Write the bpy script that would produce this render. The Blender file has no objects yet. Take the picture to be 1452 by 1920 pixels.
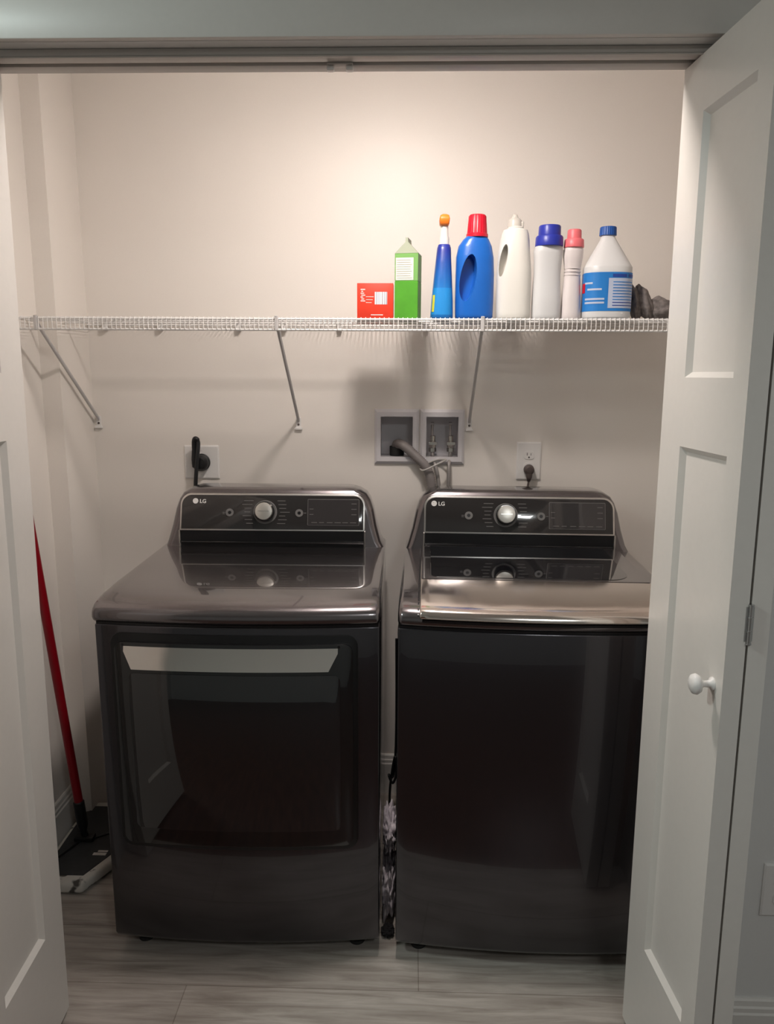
import bpy, bmesh, math, random
from mathutils import Vector, Matrix, Euler, noise
from math import sin, cos, pi, radians as R
random.seed(7)
S = bpy.context.scene
COL = S.collection

# ------------------------------------------------------------------ camera
yaw, pitch, roll = R(1.665), R(10.8534), R(0.2866)
cam_d = bpy.data.cameras.new('camera'); cam = bpy.data.objects.new('camera', cam_d); COL.objects.link(cam)
cam.matrix_world = (Matrix.Translation((0.0095, -2.5546, 1.5161)) @ Matrix.Rotation(yaw, 4, 'Z')
                    @ Matrix.Rotation(pi/2 - pitch, 4, 'X') @ Matrix.Rotation(roll, 4, 'Z'))
cam_d.sensor_fit = 'VERTICAL'; cam_d.sensor_height = 24.0
cam_d.lens = 24.0*1451.52/1920; cam_d.clip_start = .02
S.camera = cam
# ------------------------------------------------------------------ view + world + light levels
S.view_settings.view_transform = 'Standard'; S.view_settings.look = 'None'
S.view_settings.gamma = 1; S.view_settings.use_curve_mapping = False
S.view_settings.exposure = 0.2
W = bpy.data.worlds.new('world'); S.world = W; W.use_nodes = True
W.node_tree.nodes['Background'].inputs[0].default_value = (.55, .6, .65, 1)
W.node_tree.nodes['Background'].inputs[1].default_value = .02
CLOSET_LAMP = 205.0      # emission strength of the closet ceiling lamp's diffuser
HALL_FILL = 12.0         # watts of the unseen fill lights added in the hall
LAMP_POS = (-.06, -.78, 2.44)

# ------------------------------------------------------------------ materials
def mat(name, col, rough=.5, metal=0, coat=0, coat_rough=.03, trans=0, ior=1.45, emis=None, alpha=None, sss=0, spec=None):
    m = bpy.data.materials.new(name); m.use_nodes = True
    b = m.node_tree.nodes['Principled BSDF']; i = b.inputs
    i['Base Color'].default_value = (*col, 1); i['Roughness'].default_value = rough; i['Metallic'].default_value = metal
    i['Coat Weight'].default_value = coat; i['Coat Roughness'].default_value = coat_rough
    i['Transmission Weight'].default_value = trans; i['IOR'].default_value = ior
    if spec is not None: i['Specular IOR Level'].default_value = spec
    if sss: i['Subsurface Weight'].default_value = sss; i['Subsurface Radius'].default_value = (.02, .02, .02); 
    if emis: i['Emission Color'].default_value = (*emis[0], 1); i['Emission Strength'].default_value = emis[1]
    return m
def nodes(m): return m.node_tree.nodes, m.node_tree.links, m.node_tree.nodes['Principled BSDF']
def add_noise(m, scale, amt, bump=0, col2=None, stretch=(1, 1, 1), detail=4):
    n, l, b = nodes(m)
    tc = n.new('ShaderNodeTexCoord'); mp = n.new('ShaderNodeMapping'); mp.inputs['Scale'].default_value = stretch
    nz = n.new('ShaderNodeTexNoise'); nz.inputs['Scale'].default_value = scale; nz.inputs['Detail'].default_value = detail
    l.new(tc.outputs['Object'], mp.inputs['Vector']); l.new(mp.outputs[0], nz.inputs['Vector'])
    c = b.inputs['Base Color'].default_value[:3]
    if col2 is None: col2 = tuple(x*(1-amt) for x in c)
    rp = n.new('ShaderNodeValToRGB'); rp.color_ramp.elements[0].position = .35; rp.color_ramp.elements[1].position = .65
    rp.color_ramp.elements[0].color = (*col2, 1); rp.color_ramp.elements[1].color = (*c, 1)
    l.new(nz.outputs['Fac'], rp.inputs[0]); l.new(rp.outputs[0], b.inputs['Base Color'])
    if bump:
        bp = n.new('ShaderNodeBump'); bp.inputs['Strength'].default_value = bump; bp.inputs['Distance'].default_value = .002
        l.new(nz.outputs['Fac'], bp.inputs['Height']); l.new(bp.outputs[0], b.inputs['Normal'])
    return m
M = {}
M['wall'] = add_noise(mat('wall_paint', (.845, .795, .74), .45), 260, .012, .06)
M['ceil'] = add_noise(mat('ceiling_paint', (.87, .85, .82), .8), 200, .012, .05)
M['hallwall'] = add_noise(mat('hall_wall_paint', (.74, .735, .72), .7), 220, .012, .05)
M['trim'] = add_noise(mat('white_trim_paint', (.76, .735, .70), .38), 90, .015, .01)
M['door'] = add_noise(mat('white_door_paint', (.76, .73, .69), .3), 60, .015, .02)
M['track'] = mat('painted_track_metal', (.50, .47, .44), .45, 0)
M['steel'] = mat('hinge_metal', (.55, .55, .55), .3, 1)
M['white_plastic'] = mat('white_plastic', (.80, .78, .76), .35)
M['box_plastic'] = mat('outlet_box_plastic', (.66, .64, .66), .4)
M['slot'] = mat('dark_slot', (.06, .05, .05), .6)
M['wire'] = mat('white_coated_wire', (.80, .78, .76), .35)
M['brace'] = mat('white_coated_metal', (.55, .53, .52), .4)
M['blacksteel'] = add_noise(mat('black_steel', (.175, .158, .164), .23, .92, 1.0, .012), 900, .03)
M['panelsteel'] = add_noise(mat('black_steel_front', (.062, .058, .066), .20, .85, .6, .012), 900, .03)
M['gloss'] = mat('gloss_black', (.008, .008, .009), .08, 0, .6, .02)
M['pglass'] = mat('console_glass', (.022, .020, .020), .10, 0, .6, .02)
M['gasket'] = mat('matte_black', (.006, .006, .007), .35)
M['window'] = mat('dark_door_glass', (.012, .012, .014), .04, 0, 1, .01)
M['lidglass'] = mat('tinted_lid_glass', (.008, .008, .010), .03, 0, 1, .01)
M['chrome'] = mat('chrome', (.74, .70, .66), .12, 1)
M['lidmetal'] = mat('polished_lid_metal', (.80, .73, .68), .14, 1)
M['knobmetal'] = mat('brushed_knob_metal', (.78, .75, .70), .33, 1)
M['silver'] = mat('silver_trim', (.62, .60, .58), .28, 1)
M['print'] = mat('grey_print', (.16, .155, .15), .5)
M['logo'] = mat('light_grey_print', (.75, .74, .72), .4)
M['display'] = mat('display_glass', (.035, .032, .033), .06, 0, 1, .01)
M['foot'] = mat('rubber_foot', (.015, .015, .015), .7)
M['red_handle'] = mat('red_painted_handle', (.25, .003, .010), .3)
M['mop_plate'] = add_noise(mat('charcoal_plastic', (.035, .036, .038), .5), 60, .2)
M['mop_joint'] = mat('black_plastic', (.010, .010, .011), .4)
M['fibre'] = add_noise(mat('white_microfibre', (.66, .63, .58), .9), 26, .5, .8, col2=(.10, .09, .08), detail=2)
n_, l_, b_ = nodes(M['fibre'])
for nd in n_:
    if nd.type == 'VALTORGB': nd.color_ramp.elements[0].position = .38; nd.color_ramp.elements[1].position = .45
M['grey_hose'] = mat('grey_hose_plastic', (.21, .19, .185), .5)
M['braid'] = mat('grey_supply_hose', (.30, .28, .27), .4, .3)
M['brass'] = mat('nickel_valve', (.60, .57, .53), .25, 1)
M['copper'] = mat('dull_pipe_metal', (.34, .31, .30), .4, .6)
M['black_rubber'] = mat('black_rubber', (.010, .010, .011), .4)
M['brown_plug'] = mat('dark_grey_plug', (.085, .065, .06), .5)
M['tie'] = mat('grey_tie', (.42, .40, .38), .5)
M['boxred'] = add_noise(mat('red_card', (.74, .045, .018), .5), 40, .08)
M['pale'] = mat('pale_print', (.68, .65, .62), .5)
M['barcode'] = None
M['green'] = add_noise(mat('green_card', (.075, .33, .018), .5), 30, .1)
M['lgreen'] = mat('pale_green_card', (.17, .38, .10), .5)
M['greytop'] = mat('grey_green_card', (.33, .36, .27), .6)
M['blue'] = mat('blue_jug_plastic', (.012, .125, .50), .28, sss=.0)
M['redcap'] = mat('red_cap_plastic', (.60, .006, .025), .35)
M['whitejug'] = mat('white_jug_plastic', (.72, .70, .65), .3)
M['capclear'] = mat('milky_cap_plastic', (.78, .74, .68), .25, trans=.35)
M['navycap'] = mat('royal_blue_cap_plastic', (.022, .035, .34), .35)
M['greyjug'] = mat('pearl_white_plastic', (.66, .66, .66), .25)
M['pinkcap'] = mat('pink_cap_plastic', (.80, .17, .19), .4)
M['pinkwhite'] = mat('warm_white_plastic', (.74, .68, .67), .35)
M['bleach'] = mat('milky_white_plastic', (.70, .70, .70), .28)
M['orange'] = mat('orange_plastic', (.85, .21, .02), .4)
M['lblue'] = mat('label_blue', (.02, .20, .58), .4)
M['dblue'] = mat('label_dark_blue', (.02, .06, .33), .4)
M['lwhite'] = mat('label_pale_blue', (.50, .56, .70), .4)
M['yellow'] = mat('label_yellow', (.65, .62, .06), .4)
M['blucap'] = mat('deep_blue_cap_plastic', (.012, .085, .36), .4)
M['cyan'] = mat('label_bright_blue', (.015, .24, .62), .4)
M['greycloth'] = add_noise(mat('grey_fleece', (.23, .20, .19), .95), 90, .4, 1.0)
M['lilac'] = add_noise(mat('pale_lilac_cloth', (.82, .76, .80), .9), 30, .35, .6, col2=(.5, .45, .50))
M['darkcloth'] = add_noise(mat('black_cloth', (.02, .018, .02), .9), 50, .4, .6)
M['cardboard'] = mat('dull_brown_panel', (.13, .10, .085), .7)
M['hallfloor'] = add_noise(mat('dark_wood_floor', (.125, .052, .034), .35), 6, .45, 0, stretch=(12, 1, 1))
# spray bottle body: blue that deepens upward (a dyed sleeve)
m = M['spray'] = mat('blue_sleeve', (.01, .1, .5), .3)
n, l, b = nodes(m); tc = n.new('ShaderNodeTexCoord'); sp = n.new('ShaderNodeSeparateXYZ'); rp = n.new('ShaderNodeValToRGB')
mr = n.new('ShaderNodeMapRange'); mr.inputs['From Max'].default_value = .22
l.new(tc.outputs['Object'], sp.inputs[0]); l.new(sp.outputs['Z'], mr.inputs['Value']); l.new(mr.outputs[0], rp.inputs[0]); l.new(rp.outputs[0], b.inputs['Base Color'])
rp.color_ramp.elements[0].color = (.012, .17, .52, 1); rp.color_ramp.elements[0].position = .35
rp.color_ramp.elements[1].color = (.02, .035, .28, 1); rp.color_ramp.elements[1].position = .85
# floor: grey wood-look porcelain planks
m = M['floor'] = mat('wood_look_tile', (.3, .27, .24), .38)
n, l, b = nodes(m); tc = n.new('ShaderNodeTexCoord'); mp = n.new('ShaderNodeMapping'); br = n.new('ShaderNodeTexBrick')
mp.inputs['Location'].default_value = (.53, .905, 0)
br.inputs['Scale'].default_value = 1; br.inputs['Brick Width'].default_value = 1.2; br.inputs['Row Height'].default_value = .197
br.inputs['Mortar Size'].default_value = .0015; br.inputs['Mortar Smooth'].default_value = .3; br.offset = .5208
br.inputs['Color1'].default_value = (1, 1, 1, 1); br.inputs['Color2'].default_value = (.84, .84, .84, 1); br.inputs['Mortar'].default_value = (.62, .6, .58, 1)
l.new(tc.outputs['Object'], mp.inputs[0]); l.new(mp.outputs[0], br.inputs['Vector'])
mp2 = n.new('ShaderNodeMapping'); mp2.inputs['Scale'].default_value = (1.2, 14, 1); l.new(tc.outputs['Object'], mp2.inputs[0])
nz = n.new('ShaderNodeTexNoise'); nz.inputs['Scale'].default_value = 3.0; nz.inputs['Detail'].default_value = 9; nz.inputs['Roughness'].default_value = .62
nz.inputs['Distortion'].default_value = .6
l.new(mp2.outputs[0], nz.inputs['Vector'])
rp = n.new('ShaderNodeValToRGB'); l.new(nz.outputs['Fac'], rp.inputs[0])
rp.color_ramp.elements[0].position = .30; rp.color_ramp.elements[0].color = (.25, .215, .185, 1)
rp.color_ramp.elements[1].position = .72; rp.color_ramp.elements[1].color = (.55, .50, .455, 1)
mx = n.new('ShaderNodeMix'); mx.data_type = 'RGBA'; mx.blend_type = 'MULTIPLY'; mx.inputs[0].default_value = 1
l.new(rp.outputs[0], mx.inputs[6]); l.new(br.outputs['Color'], mx.inputs[7]); l.new(mx.outputs[2], b.inputs['Base Color'])
bp = n.new('ShaderNodeBump'); bp.inputs['Strength'].default_value = .25; bp.inputs['Distance'].default_value = .001
l.new(br.outputs['Fac'], bp.inputs['Height']); bp.invert = True; l.new(bp.outputs[0], b.inputs['Normal'])
# barcode print
m = M['barcode'] = mat('barcode_print', (.9, .9, .9), .5)
n, l, b = nodes(m); tc = n.new('ShaderNodeTexCoord'); wv = n.new('ShaderNodeTexNoise'); mp = n.new('ShaderNodeMapping')
mp.inputs['Scale'].default_value = (1, 0, 0); wv.inputs['Scale'].default_value = 420; rp = n.new('ShaderNodeValToRGB'); rp.color_ramp.interpolation = 'CONSTANT'
rp.color_ramp.elements[0].color = (.85, .84, .86, 1); rp.color_ramp.elements[1].position = .52; rp.color_ramp.elements[1].color = (.25, .22, .28, 1)
l.new(tc.outputs['Object'], mp.inputs[0]); l.new(mp.outputs[0], wv.inputs['Vector']); l.new(wv.outputs['Fac'], rp.inputs[0]); l.new(rp.outputs[0], b.inputs['Base Color'])

# ------------------------------------------------------------------ mesh helpers
def link(name, me, m, parent=None):
    o = bpy.data.objects.new(name, me); COL.objects.link(o)
    if m is not None: me.materials.append(m)
    if parent is not None: o.parent = parent
    return o
class MB:
    def __init__(s): s.bm = bmesh.new()
    def box(s, x0, x1, y0, y1, z0, z1):
        v = [s.bm.verts.new((x, y, z)) for z in (z0, z1) for y in (y0, y1) for x in (x0, x1)]
        for f in ((0, 2, 3, 1), (4, 5, 7, 6), (0, 1, 5, 4), (2, 6, 7, 3), (0, 4, 6, 2), (1, 3, 7, 5)):
            s.bm.faces.new([v[i] for i in f])
        return s
    def rings(s, rings, cap=True, closed=True):
        vr = [[s.bm.verts.new(p) for p in r] for r in rings]
        for a, b in zip(vr, vr[1:]):
            n = len(a)
            for i in range(n if closed else n-1):
                j = (i+1) % n
                s.bm.faces.new((a[i], a[j], b[j], b[i]))
        if cap and closed:
            s.bm.faces.new(vr[0][::-1]); s.bm.faces.new(vr[-1])
        return s
    def tube(s, pts, r, n=10, cap=True):
        pts = [Vector(p) for p in pts]; rs = r if isinstance(r, (list, tuple)) else [r]*len(pts)
        rings = []; up = None
        for i, p in enumerate(pts):
            t = (pts[min(i+1, len(pts)-1)] - pts[max(i-1, 0)]).normalized()
            if up is None: up = t.orthogonal().normalized()
            up = (up - t*up.dot(t)).normalized(); w = t.cross(up)
            rings.append([p + (up*cos(2*pi*k/n) + w*sin(2*pi*k/n))*rs[i] for k in range(n)])
        return s.rings(rings, cap)
    def lathe(s, prof, c=(0, 0, 0), axis='z', n=40, cap=True):
        rings = []
        for r, h in prof:
            ring = []
            for k in range(n):
                a = 2*pi*k/n; u, v = r*cos(a), r*sin(a)
                p = {'z': (u, v, h), '-y': (u, -h, v), 'x': (h, u, v), '-x': (-h, v, u)}[axis]
                ring.append((c[0]+p[0], c[1]+p[1], c[2]+p[2]))
            rings.append(ring)
        return s.rings(rings, cap)
    def prism(s, poly, axis, a, b, seg=1):
        rings = []
        for k in range(seg+1):
            t = a+(b-a)*k/seg
            rings.append([{'x': (t, p[0], p[1]), 'y': (p[0], t, p[1]), 'z': (p[0], p[1], t)}[axis] for p in poly])
        return s.rings(rings)
    def bevel(s, w, seg=3, ang=38):
        s.bm.normal_update()
        bmesh.ops.recalc_face_normals(s.bm, faces=s.bm.faces)
        es = [e for e in s.bm.edges if len(e.link_faces) == 2 and e.calc_face_angle(0) > R(ang)]
        bmesh.ops.bevel(s.bm, geom=es, offset=w, segments=seg, profile=.5, affect='EDGES', clamp_overlap=True)
        return s
    def xf(s, mtx): s.bm.transform(mtx); return s
    def build(s, name, m, parent=None, sharp=35, sub=0):
        bmesh.ops.recalc_face_normals(s.bm, faces=s.bm.faces)
        me = bpy.data.meshes.new(name); s.bm.to_mesh(me); s.bm.free()
        me.polygons.foreach_set('use_smooth', [True]*len(me.polygons)); me.set_sharp_from_angle(angle=R(sharp))
        o = link(name, me, m, parent)
        if sub: md = o.modifiers.new('s', 'SUBSURF'); md.levels = md.render_levels = sub
        return o
def add_print(o, mb, m):
    """printed marks belong to the surface of their part: append them as a second material"""
    bmesh.ops.recalc_face_normals(mb.bm, faces=mb.bm.faces)
    me = o.data; me.materials.append(m); idx = len(me.materials)-1
    for f in mb.bm.faces: f.material_index = idx
    tmp = bpy.data.meshes.new('tmp'); mb.bm.to_mesh(tmp); mb.bm.free()
    b = bmesh.new(); b.from_mesh(me); b.from_mesh(tmp); b.to_mesh(me); b.free(); bpy.data.meshes.remove(tmp)
def tag(o, label, cat, group=None, kind=None):
    o['label'] = label; o['category'] = cat
    if group: o['group'] = group
    if kind: o['kind'] = kind
    return o
def thing(name, loc, label, cat, rz=0, group=None):
    o = bpy.data.objects.new(name, None); COL.objects.link(o); o.location = loc; o.rotation_euler = (0, 0, rz)
    o.empty_display_size = .05
    return tag(o, label, cat, group)
def struct(o, label, cat='structure'):
    o['kind'] = 'structure'; o['label'] = label; o['category'] = cat; return o
def rrect(x0, x1, y0, y1, r, n=6):
    rs = r if isinstance(r, (list, tuple)) else [r]*4   # order: (x1,y1),(x0,y1),(x0,y0),(x1,y0)
    pts = []
    for (cx, cy, a0), q in zip(((x1, y1, 0), (x0, y1, 90), (x0, y0, 180), (x1, y0, 270)), rs):
        sx = -1 if cx == x1 else 1; sy = -1 if cy == y1 else 1
        ox, oy = cx+sx*q, cy+sy*q
        for k in range(n+1):
            a = R(a0+90*k/n); pts.append((ox+q*cos(a), oy+q*sin(a)))
    return pts
def sell(cx, cy, a, b, z, e=2.0, n=40, a0=0, a1=360):
    full = (a1-a0) == 360
    out = []
    for k in range(n if full else n+1):
        t = R(a0+(a1-a0)*k/n); c, s_ = cos(t), sin(t)
        out.append((cx+a*math.copysign(abs(c)**(2/e), c), cy+b*math.copysign(abs(s_)**(2/e), s_), z))
    return out
def interp(keys, steps):
    """smooth (catmull) resample of key rows -> rows"""
    out = []
    for i in range(len(keys)-1):
        p0, p1, p2, p3 = keys[max(i-1, 0)], keys[i], keys[i+1], keys[min(i+2, len(keys)-1)]
        for k in range(steps):
            t = k/steps
            out.append([p1[j]+(p2[j]-p1[j])*(3*t*t-2*t**3)*.5 + (p2[j]-p1[j])*t*.5 for j in range(len(p1))])
    out.append(list(keys[-1])); return out
def cut(o, cutter):
    md = o.modifiers.new('b', 'BOOLEAN'); md.operation = 'DIFFERENCE'; md.object = cutter; md.solver = 'EXACT'
    dg = bpy.context.evaluated_depsgraph_get(); dg.update()
    me = bpy.data.meshes.new_from_object(o.evaluated_get(dg)); o.modifiers.remove(md); o.data = me
    me.polygons.foreach_set('use_smooth', [True]*len(me.polygons)); me.set_sharp_from_angle(angle=R(50))
    bpy.data.objects.remove(cutter)
def text_mesh(s, size, name, m, parent, loc, rot=(R(90), 0, 0), ext=.0004, align='CENTER'):
    cu = bpy.data.curves.new(name, 'FONT'); cu.body = s; cu.size = size; cu.extrude = ext; cu.align_x = align; cu.offset = size*.02
    t = bpy.data.objects.new(name, cu); COL.objects.link(t)
    dg = bpy.context.evaluated_depsgraph_get(); dg.update()
    me = bpy.data.meshes.new_from_object(t.evaluated_get(dg)); bpy.data.objects.remove(t)
    o = link(name, me, None, parent); me.materials.clear(); me.materials.append(m)
    o.location = loc; o.rotation_euler = rot
    return o

# ================================================================== SETTING
XL, XR, CH = -1.10, 1.12, 2.44            # closet side walls, ceiling height
CHX, CHY = -1.042, -.226                   # chase in the back left corner
OX0, OX1, OZ = -.885, .665, 2.078          # door opening
FY0, FY1 = -.915, -1.055                   # closet face and hall face of the front wall
HX0, HX1, HY = -2.3, 1.9, -5.2             # hall
# back wall with the two holes of the laundry outlet boxes
holes = [(-.088, .021), (.059, .170)]; hz0, hz1 = 1.211, 1.350
w = MB()
def wquad(x0, x1, z0, z1): w.box(x0, x1, 0, .10, z0, z1)
wquad(XL-.1, XR+.1, -.0, hz0); wquad(XL-.1, XR+.1, hz1, CH)
for a, b in ((XL-.1, holes[0][0]), (holes[0][1], holes[1][0]), (holes[1][1], XR+.1)): wquad(a, b, hz0, hz1)
struct(w.build('wall_back', M['wall']), 'cream painted back wall of the laundry closet', 'wall')
struct(MB().box(XL-.1, XL, FY0, 0, 0, CH).build('wall_left', M['wall']), 'cream left side wall of the laundry closet', 'wall')
struct(MB().box(XR, XR+.1, FY0, 0, 0, CH).build('wall_right', M['wall']), 'cream right side wall of the laundry closet', 'wall')
struct(MB().box(XL, CHX, CHY, 0, 0, CH).build('wall_corner', M['wall']), 'narrow boxed-out chase in the back left corner', 'wall')
w = MB(); w.box(HX0, OX0, FY1, FY0, 0, CH); w.box(OX1, HX1, FY1, FY0, 0, CH); w.box(OX0, OX1, FY1, FY0, OZ, CH)
struct(w.build('wall_front', M['hallwall']), 'grey wall around the closet opening', 'wall')
struct(MB().box(HX0-.1, HX0, HY, FY1, 0, CH).build('wall_hall_left', M['hallwall']), 'left wall of the dim hall', 'wall')
struct(MB().box(HX1, HX1+.1, HY, FY1, 0, CH).build('wall_hall_right', M['hallwall']), 'right wall of the dim hall', 'wall')
struct(MB().box(HX0-.1, HX1+.1, HY-.1, HY, 0, CH).build('wall_hall_back', M['hallwall']), 'far wall of the dim hall', 'wall')
struct(MB().box(HX0-.1, HX1+.1, HY-.1, .1, CH, CH+.1).build('ceiling', M['ceil']), 'white ceiling', 'ceiling')
struct(MB().box(XL-.1, XR+.1, -1.045, .1, -.05, 0).build('floor', M['floor']), 'grey wood-look plank tile floor', 'floor')
struct(MB().box(HX0-.1, HX1+.1, HY-.1, -1.045, -.05, 0).build('floor_hall', M['hallfloor']), 'dark brown wood floor of the hall', 'floor')
# baseboards with a stepped top
def base_prof(t=.014, h=.147): return [(0, 0), (t, 0), (t, h-.034), (t-.003, h-.030), (t-.003, h-.020), (t-.006, h-.016), (t-.007, h-.004), (t-.010, h), (0, h)]
w = MB().prism([(-a, b) for a, b in base_prof()], 'x', CHX, XR)
struct(w.build('baseboard_back', M['trim'], sharp=25), 'white baseboard along the back wall', 'baseboard')
w = MB().prism([(XL+a, b) for a, b in base_prof()], 'y', FY0, CHY)
struct(w.build('baseboard_left', M['trim'], sharp=25), 'white baseboard along the left closet wall', 'baseboard')
w = MB().prism([(XR-a, b) for a, b in base_prof()], 'y', FY0, 0)
struct(w.build('baseboard_right', M['trim'], sharp=25), 'white baseboard along the right closet wall', 'baseboard')
w = MB().prism([(FY1-a, b) for a, b in base_prof()], 'x', OX1+.06, HX1)
struct(w.build('baseboard_hall', M['trim'], sharp=25), 'white baseboard on the grey hall wall', 'baseboard')
# casing on the hall face: header and two legs, jamb lining
w = MB(); w.box(OX0-.065, OX1+.065, FY1-.016, FY1, OZ, OZ+.075); w.bevel(.002, 2)
struct(w.build('trim_1', M['trim']), 'painted head casing above the closet opening', 'trim')
w = MB(); w.box(OX1+.002, OX1+.062, FY1-.016, FY1, 0, OZ-.001); w.bevel(.002, 2)
struct(w.build('trim_2', M['trim']), 'painted casing leg at the right of the opening', 'trim')
w = MB(); w.box(OX0-.062, OX0-.002, FY1-.016, FY1, 0, OZ-.001); w.bevel(.002, 2)
struct(w.build('trim_3', M['trim']), 'painted casing leg at the left of the opening', 'trim')
# bifold track under the header (C channel with a slot)
tz = OZ
tr = thing('door_track', (-.11, -.98, tz), 'long painted metal bifold door track under the opening header', 'door track')
w = MB(); x0, x1 = OX0+.11+.004, OX1+.11-.004
for ya, yb, za, zb in ((-.046, -.010, -.013, -.0005), (.006, .040, -.013, -.0005), (-.010, .006, -.006, -.0005), (-.047, -.040, -.016, -.013)):
    w.box(x0, x1, ya, yb, za, zb)
w.bevel(.0015, 2)
w.build('channel', M['track'], tr)
w = MB(); w.box(-.042, .006, -.012, .010, -.017, -.0135); w.bevel(.001, 2); w.build('snugger_guide', M['track'], tr)
for k in (-.036, .0):
    w = MB(); w.box(k-.007, k+.007, -.010, .006, -.026, -.0175); w.bevel(.0025, 2); w.build('guide_clip', M['white_plastic'], tr)

# ------------------------------------------------------------------ bifold doors
LW, LT, LZ0, LZ1 = .338, .034, .014, 2.062
PAN = ((.096, .287, 1.492, 1.962), (.096, .287, .268, 1.362))
def leaf_mb(sg, y0, both=True):
    b = MB(); bm = b.bm
    def face(y, into):
        ss = [0, PAN[0][0], PAN[0][1], LW]; zs = [LZ0, PAN[1][2], PAN[1][3], PAN[0][2], PAN[0][3], LZ1]
        g = {}
        for i, s_ in enumerate(ss):
            for j, z in enumerate(zs): g[i, j] = bm.verts.new((s_, y, z))
        for i in range(3):
            for j in range(5):
                q = [g[i, j], g[i+1, j], g[i+1, j+1], g[i, j+1]]
                if i == 1 and j in (1, 3):
                    d, e = .010, .010
                    a, c, z0, z1 = ss[1]+d, ss[2]-d, zs[j]+d, zs[j+1]-d
                    r = [bm.verts.new(p) for p in ((a, y+into*e, z0), (c, y+into*e, z0), (c, y+into*e, z1), (a, y+into*e, z1))]
                    for k in range(4): bm.faces.new((q[k], q[(k+1) % 4], r[(k+1) % 4], r[k]))
                    bm.faces.new(r)
                else: bm.faces.new(q)
        out = [g[i, 0] for i in range(4)] + [g[3, j] for j in range(1, 6)] + [g[i, 5] for i in (2, 1, 0)] + [g[0, j] for j in (4, 3, 2, 1)]
        return out
    A = face(y0, sg); B = face(y0+sg*LT, -sg)
    for k in range(len(A)): bm.faces.new((A[k], A[(k+1) % len(A)], B[(k+1) % len(A)], B[k]))
    return b
def bifold(n, ax, ay, ang, tilt, sg, label):
    d = bpy.data.objects.new('door_%d' % n, None); COL.objects.link(d)
    d.matrix_world = Matrix.Translation((ax, ay, 0)) @ Matrix.Rotation(-pi/2+R(ang), 4, 'Z') @ Matrix.Rotation(R(-tilt), 4, 'Y')
    struct(d, label, 'door')
    l1 = leaf_mb(sg, 0).build('leaf', M['door'], d, sharp=15)
    l2 = leaf_mb(sg, sg*(LT+.0045)).build('leaf', M['door'], d, sharp=15)
    k = MB().lathe([(.0001, -.0), (.012, 0), (.0115, .003), (.0065, .006), (.0055, .016), (.008, .021), (.0155, .0245), (.0185, .030), (.0170, .036), (.010, .0405), (.0001, .0415)], n=32)
    k.xf(Matrix.Translation((.303, -sg*.0, .965)) @ (Matrix.Rotation(pi/2*sg, 4, 'X')))
    k.build('door_knob', M['white_plastic'], l1, sharp=60)
    h = MB()
    for zc in (1.085, .20, 1.86):
        c = LT+.00225
        h.tube([(LW+.004, sg*c, zc-.034), (LW+.004, sg*c, zc+.034)], .0036, 12)
        for t in (-.034, -.012, .012, .034): h.tube([(LW+.004, sg*c, zc+t-.0012), (LW+.004, sg*c, zc+t+.0012)], .0046, 12)
        a, bb = sorted((sg*(c-.007), sg*(c+.007))); h.box(LW+.0002, LW+.0015, a, bb, zc-.030, zc+.030)
    h.build('hinge', M['steel'], d)
    p = MB(); p.tube([(.03, sg*LT/2, LZ1-.002), (.03, sg*LT/2, LZ1+.0)], .004, 10); p.build('top_pin', M['steel'], d)
    return d
bifold(1, -.785, -.995, 3.5, 1.25, -1, 'white panelled bifold door folded open at the left side of the closet')
bifold(2, .523, -.975, 4.1, .75, 1, 'white panelled bifold door folded open at the right side of the closet')

# ------------------------------------------------------------------ lamps
cl = thing('ceiling_lamp', LAMP_POS, 'small white drum lamp on the closet ceiling above the machines', 'lamp')
MB().lathe([(.060, -.0005), (.085, -.012), (.085, -.135), (.080, -.140), (.072, -.138), (.072, -.02), (.001, -.018)], n=48, cap=False).build('lamp_housing', M['trim'], cl)
dm = bpy.data.materials.new('lamp_diffuser'); dm.use_nodes = True; nn = dm.node_tree.nodes; nn.clear()
em = nn.new('ShaderNodeEmission'); em.inputs[0].default_value = (1, .905, .845, 1); em.inputs[1].default_value = CLOSET_LAMP
mo = nn.new('ShaderNodeOutputMaterial'); dm.node_tree.links.new(em.outputs[0], mo.inputs[0])
MB().lathe([(.0715, -.134), (.0710, -.142), (.062, -.151), (.044, -.157), (.0005, -.160)], n=48, cap=False).build('diffuser', dm, cl)
def area(name, loc, rot, size, power, col):
    a = bpy.data.lights.new(name, 'AREA'); a.size = size; a.energy = power; a.color = col
    o = bpy.data.objects.new(name, a); COL.objects.link(o); o.location = loc; o.rotation_euler = rot; return o
area('hall_fill_light', (-1.5, -1.9, 2.42), (0, 0, 0), .35, HALL_FILL*1.5, (.86, 1.0, .97))  # unseen fill, added to brighten the left end of the head casing
area('hall_fill_light', (.7, -3.2, 2.42), (0, 0, 0), .35, HALL_FILL, (.92, .96, .95))  # second unseen fill, added farther back to light the casing from the front

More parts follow.
